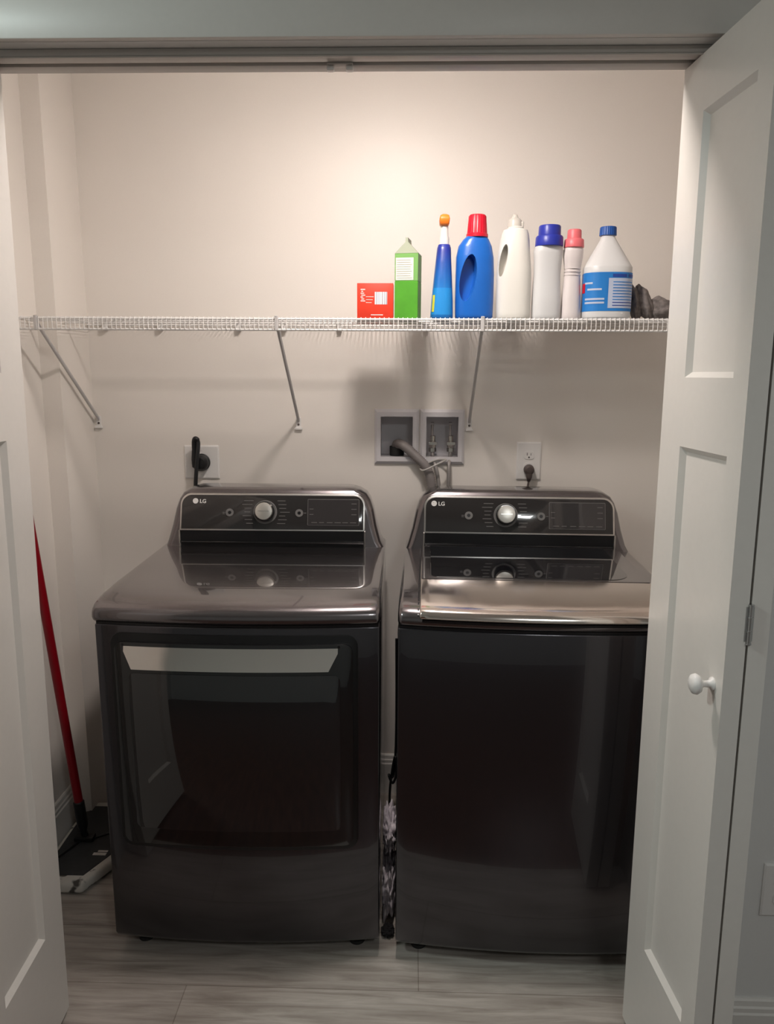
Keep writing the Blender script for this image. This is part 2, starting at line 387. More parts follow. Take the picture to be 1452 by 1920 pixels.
# ================================================================== APPLIANCES
AW, AD = .686, .715
def bow(x, d=.022):                         # forward bulge of the front at x in 0..AW
    t = (x-AW/2)/(AW/2); return d*(1-t*t)
def machine_solid(prof, x0, x1, seg=24, yb=.45):
    """profile (y, z); points with y < yb are pushed forward by the bow"""
    b = MB(); rings = []
    for k in range(seg+1):
        x = x0+(x1-x0)*k/seg
        rings.append([(x, y-(bow(x) if y < yb else 0)*max(0, min(1, (.30-y)/.22)), z) for y, z in prof])
    b.rings(rings); return b
def front_patch(x0, x1, z0, z1, r, y0, th, seg=20):
    """rounded plate that follows the bowed front: outline in (x,z), from y0 (outer) to y0+th"""
    rs = r
    out = rrect(x0, x1, z0, z1, rs, 6)
    # densify along x
    pts = []
    for i, p in enumerate(out):
        q = out[(i+1) % len(out)]; n = max(1, int(abs(q[0]-p[0])/.03))
        for k in range(n): pts.append((p[0]+(q[0]-p[0])*k/n, p[1]+(q[1]-p[1])*k/n))
    return pts
def plate_on_front(outline, yo, yi, bevel=.002):
    """solid made of vertical strips between top and bottom of the outline, following the bow"""
    xs = sorted(set(round(p[0], 4) for p in outline))
    def zr(x):
        zz = []
        for i, p in enumerate(outline):
            q = outline[(i+1) % len(outline)]
            if (p[0]-x)*(q[0]-x) <= 0 and abs(p[0]-q[0]) > 1e-9:
                t = (x-p[0])/(q[0]-p[0]); zz.append(p[1]+(q[1]-p[1])*t)
            elif abs(p[0]-x) < 1e-4: zz.append(p[1])
        return min(zz), max(zz)
    rings = []
    for x in xs:
        a, c = zr(x)
        if c-a < 1e-4: c = a+1e-4
        yy = -bow(x)
        rings.append([(x, yo+yy, a), (x, yi+yy, a), (x, yi+yy, c), (x, yo+yy, c)])
    b = MB().rings(rings)
    if bevel: b.bevel(bevel, 2, 50)
    return b
COVER = [(0.003, .902), (0.0, .916), (.0015, .928), (.008, .938), (.022, .946), (.048, .9525), (.085, .956), (.13, .9575), (.18, .958), (.24, .958), (.30, .958), (AD, .958), (AD, .902)]
def console(root, L):
    """control console; L = dict of x positions"""
    cy = .575       # front foot of the console
    # housing: flared body as loft over z of rounded rectangles
    b = MB(); secs = []
    keys = [(.956, -.004+.0, AW-.006, cy-.014, .022), (.975, .010, AW-.014, cy-.006, .022), (1.02, .022, AW-.026, cy+.004, .024), (1.07, .032, AW-.036, cy+.014, .026),
            (1.10, .042, AW-.046, cy+.021, .028), (1.118, .054, AW-.058, cy+.026, .028), (1.130, .074, AW-.078, cy+.033, .028), (1.135, .094, AW-.098, cy+.045, .024)]
    keys[0] = (.956, .004, AW-.004, cy-.010, .020)
    for z, a, c, yf, r in interp(keys, 3):
        secs.append([(x, y, z) for x, y in rrect(a, c, yf, AD-.012, r, 6)])
    b.rings(secs); h = b.build('console_housing', M['blacksteel'], root, sharp=50)
    # tilted glass panel with silver frame; plane y = cy-.012 + k*(z-1.0)
    k = .30; z0, z1 = 1.008, 1.119
    X0, X1 = L['x0'], L['x1']
    def Y(z): return cy-.012+k*(z-1.0)
    def panel(x0, x1, za, zb, r, off, th, name, m, par, bev=.001):
        o = MB()
        ol = rrect(x0, x1, za, zb, r, 7)
        o.rings([[(x, Y(z)-off, z) for x, z in ol], [(x, Y(z)-off+th, z) for x, z in ol]])
        if bev: o.bevel(bev, 2, 50)
        return o.build(name, m, par)
    panel(X0, X1, z0, z1, [.034, .034, .004, .004], .002, .030, 'trim_frame', M['silver'], root, .0012)
    pn = panel(X0+.005, X1-.005, z0+.005, z1-.005, [.030, .030, .001, .001], .0035, .006, 'control_panel', M['pglass'], root, .0005)
    # recess bar under the panel
    o = MB(); o.box(X0+.004, X1-.004, cy-.012, cy+.03, .9575, 1.007); o.build('recess', M['gasket'], root)
    o = MB(); o.tube([(X0+.004, cy-.016, .973), (X1-.004, cy-.016, .973)], .0035, 8); o.build('recess_rib', M['gloss'], root)
    for xx in (X0+.0, X1-.0):
        o = MB(); o.box(xx-.002, xx+.002, cy-.0165, cy+.012, .958, 1.010); o.bevel(.001, 1); o.build('side_trim', M['silver'], root)
    nrm = Vector((0, -1, k)).normalized(); tilt = math.atan(k)
    def disc(x, z, prof, name, m, par, n=40):
        q = MB().lathe(prof, n=n); q.xf(Matrix.Translation((x, Y(z)-.0035, z)) @ Matrix.Rotation(pi/2-tilt, 4, 'X'))
        return q.build(name, m, par, sharp=40)
    kx, kz = L['knob'], 1.064
    kb = disc(kx, kz, [(.0365, 0), (.0365, .002), (.0345, .0026), (.0345, .0012), (.0330, .0010)], 'knob_ring', M['print'], pn)
    kn = disc(kx, kz, [(.0305, .0005), (.0300, .020), (.0285, .024), (.0001, .0242)], 'knob', M['gloss'], root)
    disc(kx, kz+.0, [(.0275, .0242), (.0270, .031), (.0255, .0330), (.018, .0342), (.009, .0348), (.0001, .0350)], 'knob_cap', M['knobmetal'], kn)
    g = MB(); g.box(-.017, .017, -.0012, .0012, .0335, .0352); g.xf(Matrix.Translation((kx, Y(kz)-.0035, kz)) @ Matrix.Rotation(pi/2-tilt, 4, 'X')); g.build('grip_line', M['silver'], kn)
    for bx in L['btn']:
        bt = disc(bx, 1.062, [(.0105, 0), (.0105, .0018), (.0001, .0020)], 'button', M['gasket'], root, 28)
        disc(bx, 1.062, [(.0122, 0), (.0122, .0022), (.0104, .0024), (.0104, .0019)], 'button_ring', M['print'], bt, 28)
    # display
    a, c = L['disp']
    panel(a, c, 1.026, 1.104, .002, .0042, .002, 'display_outline', M['print'], root, 0)
    dp = panel(a+.0012, c-.0012, 1.0272, 1.1028, .001, .0047, .002, 'display', M['display'], root, 0)
    # printed cycle marks as tiny bars either side of the knob and in the display
    o = MB()
    def bar(x0, x1, z, h=.0016, off=.0041): o.rings([[(x0, Y(z)-off, z), (x1, Y(z)-off, z), (x1, Y(z+h)-off, z+h), (x0, Y(z+h)-off, z+h)], [(x0, Y(z)-off+.0004, z), (x1, Y(z)-off+.0004, z), (x1, Y(z+h)-off+.0004, z+h), (x0, Y(z+h)-off+.0004, z+h)]])
    rg = random.Random(3)
    for i in range(7):
        z = 1.030+i*.0112
        t = abs(i-3)*.003
        wl = .018+rg.random()*.014; bar(kx-.046+t-wl, kx-.046+t, z); wl = .018+rg.random()*.014; bar(kx+.046-t, kx+.046-t+wl, z)
    bar(L['btn'][0]-.022, L['btn'][0]-.014, 1.0615); bar(L['btn'][0]-.022, L['btn'][0]-.015, 1.0575)
    bar(L['btn'][1]+.014, L['btn'][1]+.022, 1.0615)
    add_print(pn, o, M['print'])
    o = MB()
    for i in range(6):
        xx = a+.012+i*(c-a-.03)/5.4; bar(xx, xx+.014+rg.random()*.006, 1.034, .0014, .0051)
    for z in (1.058, 1.074): bar(a+.006, a+.018, z, .0014, .0051)
    for z in (1.058, 1.074, 1.09): bar(c-.024, c-.008, z, .0014, .0051)
    add_print(dp, o, M['print'])
    # emblem: round mark and the two letters
    lx = L['logo']; lz = 1.096
    em = disc(lx, lz, [(.0085, 0), (.0085, .0009), (.0001, .0010)], 'emblem', M['logo'], pn, 28)
    # the face inside the round mark: letter L as nose, G as outline
    text_mesh('L', .0075, 'emblem_line', M['pglass'], em, (lx+.0005, Y(lz)-.0048, lz-.0028), (pi/2-tilt, 0, 0), .0002)
    disc(lx-.0028, lz+.0028, [(.0009, .0011), (.0001, .0013)], 'emblem_dot', M['pglass'], em, 10)
    text_mesh('LG', .0165, 'brand_letters', M['logo'], pn, (lx+.023, Y(lz-.0055)-.0040, lz-.0058), (pi/2-tilt, 0, 0), .0004)
def feet(root):
    for x in (.06, AW-.06):
        for y in (.06, AD-.07):
            MB().lathe([(.020, .0002), (.020, .010), (.009, .013), (.009, .045)], (x, y, 0), n=20).build('foot', M['foot'], root)

# ------------------------------------------------------------------ dryer
dr = thing('dryer', (-.7431, -.8037, 0), 'dark grey front-loading dryer with window door standing left of the washer', 'dryer', R(.7))
B0 = .038
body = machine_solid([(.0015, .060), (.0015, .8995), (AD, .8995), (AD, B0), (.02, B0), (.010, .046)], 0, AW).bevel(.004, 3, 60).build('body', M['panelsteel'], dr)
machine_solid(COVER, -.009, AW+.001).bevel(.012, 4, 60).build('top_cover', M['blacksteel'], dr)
machine_solid([(.0050, .894), (.0050, .905), (.4, .905), (.4, .894)], .003, AW-.003).build('seam', M['gasket'], dr)
# door: black surround, gloss glass door, inner window line, chrome pull
plate_on_front(front_patch(.038, .634, .318, .882, .030, 0, 0), -.0015, .006, .001).build('door_surround', M['gasket'], dr)
dd = plate_on_front(front_patch(.050, .622, .334, .862, .022, 0, 0), -.012, .002, .005).build('door', M['gloss'], dr)
ol = [(.066, .846), (.602, .846)]
plate_on_front(front_patch(.083, .592, .378, .786, .016, 0, 0), -.0135, -.011, .001).build('window', M['window'], dd)
# pull: slanted chrome strip in a black pocket
def pull_ring(x, z0, z1, y0, y1):
    yy = -bow(x); return [(x, y0+yy, z0), (x, y1+yy, z1), (x, y1+yy+.003, z1), (x, y0+yy+.003, z0)]
rings = []
for k in range(25):
    t = k/24; x = .075+.512*t; e = min(t, 1-t)*24
    zb = .801+(.040*max(0, 1-e/1.0)**2.0)
    rings.append(pull_ring(x, zb, .853, -.0125-.016*(.853-zb)/.052, -.0128))
MB().rings(rings).build('pull_handle', M['chrome'], dd, sharp=20)
plate_on_front([(.070, .853), (.592, .853), (.592, .859), (.070, .859)], -.0125, -.011, 0).build('pull_gap', M['gasket'], dd)
console(dr, dict(x0=.052, x1=.624, knob=.316, btn=(.206, .421), disp=(.447, .606), logo=.099))
feet(dr)

# ------------------------------------------------------------------ washer
wa = thing('washing_machine', (-.0147, -.8034, 0), 'dark grey top-loading washer with glass lid standing right of the dryer', 'washing machine', R(-1.23))
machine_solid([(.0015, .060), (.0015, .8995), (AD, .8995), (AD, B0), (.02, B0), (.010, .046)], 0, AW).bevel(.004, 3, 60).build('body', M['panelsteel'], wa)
machine_solid([(.0050, .894), (.0050, .905), (.4, .905), (.4, .894)], .003, AW-.003).build('seam', M['gasket'], wa)
machine_solid(COVER, 0, AW).bevel(.012, 4, 60).build('top_cover', M['blacksteel'], wa)
# lid: metal shell following the cover 8 mm above it, front lip drooping over the edge
LX0, LX1 = .052, .640
lidp = [(-.012, .928), (-.016, .934), (-.0135, .944), (-.004, .951), (.015, .957), (.045, .9625), (.085, .967), (.13, .969), (.18, .970), (.30, .970), (.565, .970), (.565, .960), (.18, .9595), (.085, .957), (.02, .944), (-.004, .930)]
lid = machine_solid(lidp, LX0, LX1).bevel(.004, 3, 60).build('lid', M['lidmetal'], wa, sharp=45)
lt = MB().rings([[(x, y, .9700) for x, y in rrect(LX0+.002, LX1-.002, .186, .562, .004, 3)], [(x, y, .9712) for x, y in rrect(LX0+.002, LX1-.002, .186, .562, .004, 3)]]).build('lid_deck', M['blacksteel'], lid)
MB().rings([[(x, y, .9705) for x, y in rrect(.078, .596, .200, .556, [.003, .003, .02, .06], 8)], [(x, y, .9724) for x, y in rrect(.078, .596, .200, .556, [.003, .003, .02, .06], 8)]]).bevel(.0006, 1, 50).build('lid_glass', M['lidglass'], lid)
machine_solid([(-.010, .921), (-.012, .9275), (.01, .9285), (.03, .921)], LX0+.006, LX1-.006).build('lip_gap', M['gasket'], wa)
for xx in (LX0-.0035, LX1+.0035):
    machine_solid([(.002, .922), (.004, .934), (.018, .9445), (.045, .952), (.085, .957), (.13, .9592), (.30, .9600), (.565, .9600), (.565, .95), (.1, .94)], xx-.0018, xx+.0018, 1).build('lid_groove', M['gasket'], wa)
console(wa, dict(x0=.058, x1=.634, knob=.306, btn=(.194, .413), disp=(.437, .606), logo=.088))
feet(wa)

# ================================================================== WIRE SHELF
ZS, SD = 1.6385, .395
sh = thing('wire_shelf', (0, 0, ZS), 'long white ventilated wire shelf mounted across the back wall', 'shelf')
SX0, SX1 = -1.096, 1.10
w = MB(); r = .00115
n = int((SX1-SX0)/.0127)
for i in range(n+1):
    x = SX0+.004+i*.0127
    if x > SX1: break
    yb = -.008 if x > CHX+.004 else CHY-.006
    w.tube([(x, yb, 0), (x, -SD+.003, 0), (x, -SD, -.003), (x, -SD, -.033)], r, 5)
w.build('cross_wires', M['wire'], sh)['kind'] = 'stuff'
for y, z, rr, x0 in ((-SD+.006, -.0045, .0032, SX0), (-SD+.004, -.033, .0032, SX0), (-.012, -.0045, .0032, CHX+.003), (-.17, -.0045, .0028, CHX+.003), (-.29, -.0045, .0028, SX0)):
    MB().tube([(x0, y, z), (SX1, y, z)], rr, 8).build('rod', M['wire'], sh)
for x in (-.98, -.80, -.545, -.40, -.22, .055, .33, .55, .86):
    q = MB(); q.box(x-.007, x+.007, -.020, -.0005, -.022, .004); q.tube([(x, -.003, -.014), (x, -.024, -.014)], .003, 8); q.bevel(.0012, 1)
    q.build('wall_clip', M['white_plastic'], sh)
for x in (-1.024, -.358, .2035, .93):
    br = bpy.data.objects.new('brace', None)
    q = MB(); a = Vector((x, -SD+.004, -.014)); c = Vector((x, -.012, -.300))
    q.tube([a+Vector((0, -.003, .018)), a, c, c+Vector((0, .008, -.010))], .0052, 10)
    b0 = q.build('brace', M['brace'], sh)
    q = MB(); q.box(x-.008, x+.008, -.005, -.0005, -.335, -.298); q.box(x-.012, x+.012, -.010, -.0005, -.338, -.330); q.bevel(.001, 1); pl = q.build('brace_foot', M['white_plastic'], b0)
    MB().lathe([(.0038, 0), (.0034, .0018), (.0001, .0022)], (x, -.005, -.321), '-y', 14).build('screw', M['brown_plug'], b0)
    q = MB(); q.box(x-.005, x+.005, -SD-.003, -SD+.010, -.036, .002); q.bevel(.0015, 1); q.build('brace_clip', M['brace'], b0)

# ================================================================== LAUNDRY OUTLET BOXES
def ring_frame(w, x0, x1, z0, z1, i0, i1, k0, k1, y=-.0005, d=.012):
    outer = [(x0, z0), (x1, z0), (x1, z1), (x0, z1)]; inner = [(i0, k0), (i1, k0), (i1, k1), (i0, k1)]
    m_ = [((o[0]*.62+i[0]*.38), (o[1]*.62+i[1]*.38)) for o, i in zip(outer, inner)]
    rings = [[(p[0], y, p[1]) for p in outer], [(p[0], y-d*.45, p[1]) for p in outer], [(p[0], y-d, p[1]) for p in m_], [(p[0], y-d, p[1]) for p in inner], [(p[0], .003, p[1]) for p in inner]]
    w.rings(rings, cap=False)
def outlet_box(xc, label, group):
    t = thing('outlet_box', (xc, 0, 1.28), label, 'outlet box', 0)
    w = MB(); ring_frame(w, -.0725, .0725, -.090, .090, -.0525, .0525, -.066, .066); w.build('frame', M['box_plastic'], t, sharp=20)
    w = MB(); rg = [[(p[0], y, p[1]) for p in ((-.053, -.0675), (.053, -.0675), (.053, .0675), (-.053, .0675))] for y in (.001, .085)]
    w.rings(rg, cap=False); v = [q for q in w.bm.verts if q.co.y > .08]; w.bm.faces.new(v); w.build('recess_liner', M['box_plastic'], t, sharp=20)
    return t
ob1 = outlet_box(-.034, 'white recessed wall box at the left holding the washer drain hose', None)
MB().lathe([(.024, -.066), (.024, -.036), (.020, -.036), (.020, -.060)], (.0, .04, 0), n=28, cap=False).build('drain_pipe', M['foot'], ob1)
ob2 = outlet_box(.1155, 'white recessed wall box at the right with two water supply valves', None)
for x in (-.030, .030):
    v = MB().lathe([(.010, -.040), (.012, -.032), (.012, -.020), (.009, -.016), (.009, .0), (.006, .002)], (x, .03, 0), n=20).build('valve', M['brass'], ob2)
    MB().tube([(x-.002, .03, .0), (x-.002, .03, .042)], .0045, 10).build('pipe', M['copper'], v)
    MB().tube([(x-.007, .03, .040), (x+.003, .03, .040)], .0065, 12).build('pipe_collar', M['copper'], v)
    q = MB(); q.tube([(x, .03, -.020), (x, .006, -.022)], .006, 10); q.box(x-.014, x+.014, .000, .005, -.027, -.017); q.bevel(.001, 1); q.build('valve_lever', M['brass'], v)
    MB().lathe([(.0125, -.052), (.0125, -.040)], (x, .03, 0), n=6).build('coupling', M['brass'], v)
def bez(pts, n=10):
    out = []; P_ = [Vector(p) for p in pts]
    for i in range(len(P_)-1):
        a, b, c, d = P_[max(i-1, 0)], P_[i], P_[i+1], P_[min(i+2, len(P_)-1)]
        for k in range(n):
            t = k/n; out.append(.5*((2*b)+(c-a)*t+(2*a-5*b+4*c-d)*t*t+(3*b-a-3*c+d)*t**3))
    out.append(P_[-1]); return out
# drain hose: corrugated grey
path = bez([(-.034, .042, 1.236), (-.033, .030, 1.252), (-.012, -.010, 1.252), (.030, -.028, 1.218), (.066, -.036, 1.180), (.082, -.040, 1.130), (.088, -.042, 1.05), (.088, -.042, .90)], 16)
rs = [.0145 + (.0014 if i % 2 else -.0004) for i in range(len(path))]
hs = MB().tube(path, rs, 18).build('drain_hose', M['grey_hose'], sharp=80)
tag(hs, 'thick grey drain hose curving from the left wall box down behind the washer', 'hose')
for x0, pts, lab in ((0, [(.0855, .030, 1.232), (.0865, .022, 1.212), (.094, -.016, 1.188), (.104, -.026, 1.14), (.1085, -.030, 1.05), (.1085, -.03, .90)], 'thin grey supply hose from the left valve bending behind the drain hose'),
                     (1, [(.1455, .030, 1.232), (.144, .020, 1.214), (.139, -.016, 1.195), (.1385, -.026, 1.15), (.137, -.026, 1.05), (.137, -.026, .90)], 'thin grey supply hose hanging straight from the right valve')):
    tag(MB().tube(bez(pts, 8), .0065, 12).build('supply_hose', M['braid'], sharp=80), lab, 'hose')
w = MB(); w.tube(bez([(.044, -.030, 1.178), (.056, -.058, 1.176), (.090, -.060, 1.192), (.120, -.050, 1.206), (.128, -.034, 1.208), (.100, -.014, 1.205), (.060, -.014, 1.190), (.044, -.030, 1.178)], 6), .0030, 8, cap=False)
tag(w.build('cable_tie', M['tie'], sharp=80), 'light grey strap tied around the washer hoses', 'cable tie')

# ------------------------------------------------------------------ power outlets
def plate(w, x0, x1, z0, z1, d=.006):
    w.rings([[(x, -.0003, z) for x, z in rrect(x0, x1, z0, z1, .003, 3)], [(x, -d*.6, z) for x, z in rrect(x0, x1, z0, z1, .003, 3)], [(x, -d, z) for x, z in rrect(x0+.004, x1-.004, z0+.004, z1-.004, .002, 3)]]); return w
t = thing('dryer_outlet', (-.684, 0, 1.19), 'square white wall plate with black dryer socket above the dryer', 'outlet')
plate(MB(), -.058, .058, -.056, .056).build('cover_plate', M['white_plastic'], t, sharp=20)
MB().lathe([(.029, .0), (.029, .009), (.026, .011), (.0001, .0112)], (0, -.0055, 0), '-y', 40).build('socket', M['gasket'], t)
for z in (-.040, .040): MB().lathe([(.003, 0), (.0026, .001), (.0001, .0012)], (0, -.006, z), '-y', 12).build('plate_screw', M['white_plastic'], t)
pg = thing('dryer_plug', (-.684, -.0172, 1.19), 'black round plug with thick looped cord in the dryer socket', 'plug')
q = MB().lathe([(.027, .0), (.028, .006), (.026, .018), (.019, .026), (.0001, .028)], (0, 0, 0), '-y', 32); q.build('plug_body', M['black_rubber'], pg)
q = MB(); q.tube(bez([(-.012, -.020, .008), (-.013, -.022, .040), (-.012, -.026, .070), (-.006, -.032, .082), (.002, -.030, .070), (.000, -.036, .030), (-.006, -.040, -.03), (-.010, -.042, -.09), (-.012, -.042, -.20)], 8), [.0085]*30+[.0065]*35, 12)
q.build('power_cord', M['black_rubber'], pg, sharp=80)
q = MB(); q.tube([(-.013, -.016, -.012), (-.013, -.019, .012), (-.013, -.021, .044)], [.012, .0125, .0095], 14); q.build('strain_relief', M['black_rubber'], pg, sharp=80)
def duplex(t):
    plate(MB(), -.040, .040, -.0625, .0625).build('cover_plate', M['white_plastic'], t, sharp=20)
    for z in (.0195, -.0195):
        s_ = MB(); s_.rings([[(x, -.0055, z+q_) for x, q_ in rrect(-.017, .017, -.014, .014, .009, 5)], [(x, -.0078, z+q_) for x, q_ in rrect(-.0165, .0165, -.0135, .0135, .009, 5)]]); so = s_.build('receptacle', M['white_plastic'], t)
        h = MB(); h.box(-.0072, -.0052, -.0083, -.0076, z-.001, z+.008); h.box(.0052, .0068, -.0083, -.0076, z-.001, z+.007); h.lathe([(.0028, .0076), (.0028, .0083)], (0, 0, z-.007), '-y', 12)
        h.build('socket_slots', M['slot'], so)
t = thing('wall_outlet', (.402, 0, 1.203), 'white duplex wall outlet above the washer', 'outlet'); duplex(t)
t = thing('wall_outlet', (.812, FY1, .416), 'white wall outlet low on the grey hall wall at far right', 'outlet'); duplex(t)
pg = thing('washer_plug', (.402, -.0085, 1.176), 'dark grey plug and cord in the lower socket above the washer', 'plug')
q = MB().lathe([(.0165, .0), (.0175, .006), (.016, .020), (.010, .026), (.0001, .027)], (0, 0, 0), '-y', 28); q.build('plug_body', M['brown_plug'], pg)
q = MB(); q.tube([(0, -.014, -.006), (0, -.017, -.024), (-.001, -.018, -.038)], [.0115, .0095, .005], 14); q.build('strain_relief', M['brown_plug'], pg, sharp=80)
q = MB(); q.tube(bez([(-.001, -.018, -.036), (-.004, -.020, -.06), (-.006, -.022, -.10), (-.006, -.022, -.25)], 6), .0034, 10); q.build('power_cord', M['brown_plug'], pg, sharp=80)

# ================================================================== THINGS ON THE SHELF
ZT = ZS+.0016
def loft(keys, steps=4, n=44, e=2.2, a0=0, a1=360, grow=0):
    """keys rows: z, cx, half width, half depth, [exponent]"""
    keys = [list(k)+[e]*(5-len(k)) for k in keys]
    rows = interp(keys, steps); rings = [sell(r[1], 0, r[2]+grow, r[3]+grow, r[0], r[4], n, a0, a1) for r in rows]
    return rings
def body(keys, name, m, par, **k):
    return MB().rings(loft(keys, **k)).build(name, m, par, sharp=60)
def label_on(keys, a0, a1, name, m, par, grow=.0006, steps=1, e=2.2, n=24):
    b = MB(); rings = loft(keys, steps, n, e, a0, a1, grow); b.rings(rings, cap=False, closed=False)
    return b.build(name, m, par, sharp=60)
def cap_ribbed(r0, r1, z0, z1, name, m, par, cx=0, ribs=28, top=.003):
    b = MB(); rings = []
    nseg = ribs*4
    for r, z, d in ((r0, z0, .02), (r0, z0+.002, .04), (r1, z1-top, .04), (r1-top*.8, z1, .0), (.0005, z1+.0001, 0)):
        rings.append([(cx+r*(1-d*(1 if (k % 4) < 2 else 0))*cos(2*pi*k/nseg), r*(1-d*(1 if (k % 4) < 2 else 0))*sin(2*pi*k/nseg), z) for k in range(nseg)])
    return b.rings(rings).build(name, m, par, sharp=40)
IY = -.272
# red box
t = thing('carton_box', (-.0925, -.300, ZT), 'small red cardboard box with barcode at the left end of the shelf items', 'box')
cb = MB().box(-.051, .051, 0, .062, 0, .098).bevel(.0012, 2).build('carton', M['boxred'], t)
q = MB(); q.box(-.001, .034, -.0006, .0001, .040, .074); q.build('barcode', M['barcode'], t)
q = MB()
for i in range(7):
    zz = .048+i*.0052; q.box(-.041+.002*(i % 2), -.028-.003*(i % 3), -.0006, .0001, zz, zz+.0028)
for i in range(3): q.box(-.026, -.004-.003*i, -.0006, .0001, .060-.008*i, .0615-.008*i)
q.box(-.012, .022, -.0006, .0001, .010, .0125); add_print(cb, q, M['pale'])
# green gable-top carton
t = thing('gable_carton', (.000, -.272, ZT), 'green and white gable-top carton beside the red box', 'carton', R(-9))
a = .033
MB().box(-a, a, -a, a, 0, .103).bevel(.001, 1).build('carton_base', M['green'], t)
MB().box(-a, a, -a, a, .103, .178).bevel(.001, 1).build('carton_top', M['lgreen'], t)
q = MB(); q.rings([[(-a, -a, .178), (a, -a, .178), (a, a, .178), (-a, a, .178)], [(-.004, -a*.9, .208), (.004, -a*.9, .208), (.004, a*.9, .208), (-.004, a*.9, .208)], [(-.003, -a*.9, .220), (.003, -a*.9, .220), (.003, a*.9, .220), (-.003, a*.9, .220)]]); q.build('gable_top', M['greytop'], t)
q = MB(); q.box(-.030, .020, -a-.0006, -a+.0002, .106, .166); tp = q.build('text_panel', M['pale'], t)
q = MB()
for i in range(9): q.box(-.027, .012+.004*(i % 3 == 0), -a-.0011, -a-.0005, .111+i*.006, .1120+i*.006)
add_print(tp, q, M['greytop'])
# spray bottle
t = thing('spray_bottle', (.098, IY, ZT), 'slim blue spray bottle with orange nozzle beside the green carton', 'spray bottle', R(0))
K = [(0, -.002, .030, .036), (.006, -.002, .0325, .039), (.05, -.001, .0305, .038), (.11, 0, .0262, .034), (.16, .001, .0222, .028), (.195, .002, .0195, .022), (.204, .002, .0165, .018), (.206, .002, .010, .011)]
body(K, 'bottle_body', M['spray'], t, e=2.6)
label_on([(.012, -.002, .0322, .0388), (.05, -.001, .0305, .038), (.085, 0, .0281, .0358)], 200, 330, 'label', M['cyan'], t, e=2.6)
label_on([(.020, -.002, .0318, .0386), (.05, -.001, .0305, .038), (.066, -.001, .0295, .0370)], 212, 232, 'label_patch', M['yellow'], t, .0012, e=2.6)
q = MB(); q.lathe([(.0140, .204), (.0140, .222), (.0115, .228), (.0105, .256), (.0001, .2565)], (.002, 0, 0), n=26); q.build('neck', M['whitejug'], t)
q = MB(); q.rings([[(x+.002, y, z) for x, y in rrect(-w_, w_, -f_, b_, .004, 3)] for z, w_, f_, b_ in ((.254, .009, .014, .016), (.259, .0130, .020, .022), (.272, .0145, .024, .024), (.281, .0120, .020, .022), (.285, .006, .012, .018))]); q.build('nozzle', M['orange'], t, sharp=50)
q = MB(); q.tube([(.002, .020, .262), (.002, .030, .244), (.002, .024, .222)], [.004, .0035, .003], 8); q.build('trigger', M['orange'], t)
# blue detergent jug, red cap, handle opening
def jug(name, x, label, cat, rz, K, m, hole=None, e=2.4):
    t = thing(name, (x, IY, ZT), label, cat, rz)
    b = body(K, 'jug_body', m, t, e=e)
    if hole:
        hx, hz, hw, hh, rot = hole
        c = MB(); c.rings([[(hw*cos(2*pi*k/28), y, hh*sin(2*pi*k/28)) for k in range(28)] for y in (-.1, -.03, .006)])
        c.xf(Matrix.Translation((hx, 0, hz)) @ Matrix.Rotation(rot, 4, 'Y')); co = c.build('cutter', m)
        co.parent = t
        cut(b, co)
    return t, b
K = [(0, 0, .050, .032), (.006, 0, .0535, .036), (.05, 0, .0545, .037), (.12, 0, .0545, .037), (.17, -.001, .0530, .035), (.200, -.001, .0470, .031), (.218, .001, .036, .027), (.228, .003, .0265, .024), (.231, .003, .022, .022)]
t, b = jug('detergent_jug', .188, 'blue detergent jug with tall red cap, left of the white jugs', 'detergent jug', R(6), K, M['blue'], (-.024, .112, .0215, .064, R(8)))
cap_ribbed(.0285, .0245, .228, .284, 'cap', M['redcap'], t, .004, 24, .004)
MB().lathe([(.0305, .224), (.0305, .232), (.0285, .234)], (.004, 0, 0), n=40, cap=False).build('cap_skirt', M['redcap'], t)
# white jug with milky cap
K = [(0, 0, .044, .030), (.006, 0, .0475, .033), (.06, 0, .0485, .034), (.13, -.001, .0485, .034), (.18, -.002, .0445, .031), (.215, -.001, .0410, .028), (.234, .0, .0370, .026), (.243, 0, .0335, .025), (.246, 0, .024, .022)]
t, b = jug('detergent_jug', .299, 'plain white jug with clear spout cap, right of the blue jug', 'detergent jug', R(-10), K, M['whitejug'], (-.030, .160, .0105, .044, R(9)))
MB().lathe([(.0225, .243), (.0225, .250), (.0205, .252), (.0001, .2525)], n=30).build('spout_ring', M['whitejug'], t)
q = MB().lathe([(.0200, .2515), (.0190, .268), (.0165, .272), (.0100, .276), (.0070, .284), (.0001, .2845)], (-.003, 0, 0), n=24); q.build('spout_cap', M['capclear'], t)
q = MB(); q.box(.012, .022, -.006, .006, .2515, .266); q.bevel(.002, 2); q.build('cap_tab', M['capclear'], t)
q = MB(); q.tube([(.0205, -.029, .03), (.0215, -.0295, .12), (.019, -.026, .19), (.014, -.024, .225)], .0012, 6); q.build('mould_ridge', M['whitejug'], t)
# white bottle with blue cap
t = thing('detergent_bottle', (.392, IY, ZT), 'pearly white bottle with royal blue stepped cap, third from right', 'bottle', R(5))
K = [(0, 0, .037, .026), (.006, 0, .0400, .029), (.05, 0, .0405, .030), (.09, -.001, .0385, .028), (.125, -.001, .0370, .027), (.16, 0, .0385, .028), (.185, 0, .0405, .029), (.198, .001, .0390, .028), (.204, .001, .030, .026)]
body(K, 'bottle_body', M['greyjug'], t, e=2.6)
MB().lathe([(.0385, .200), (.0390, .203), (.0380, .224), (.0350, .228), (.0310, .2285), (.0305, .252), (.0285, .2555), (.0001, .2560)], (.002, 0, 0), n=44).build('cap', M['navycap'], t, sharp=40)
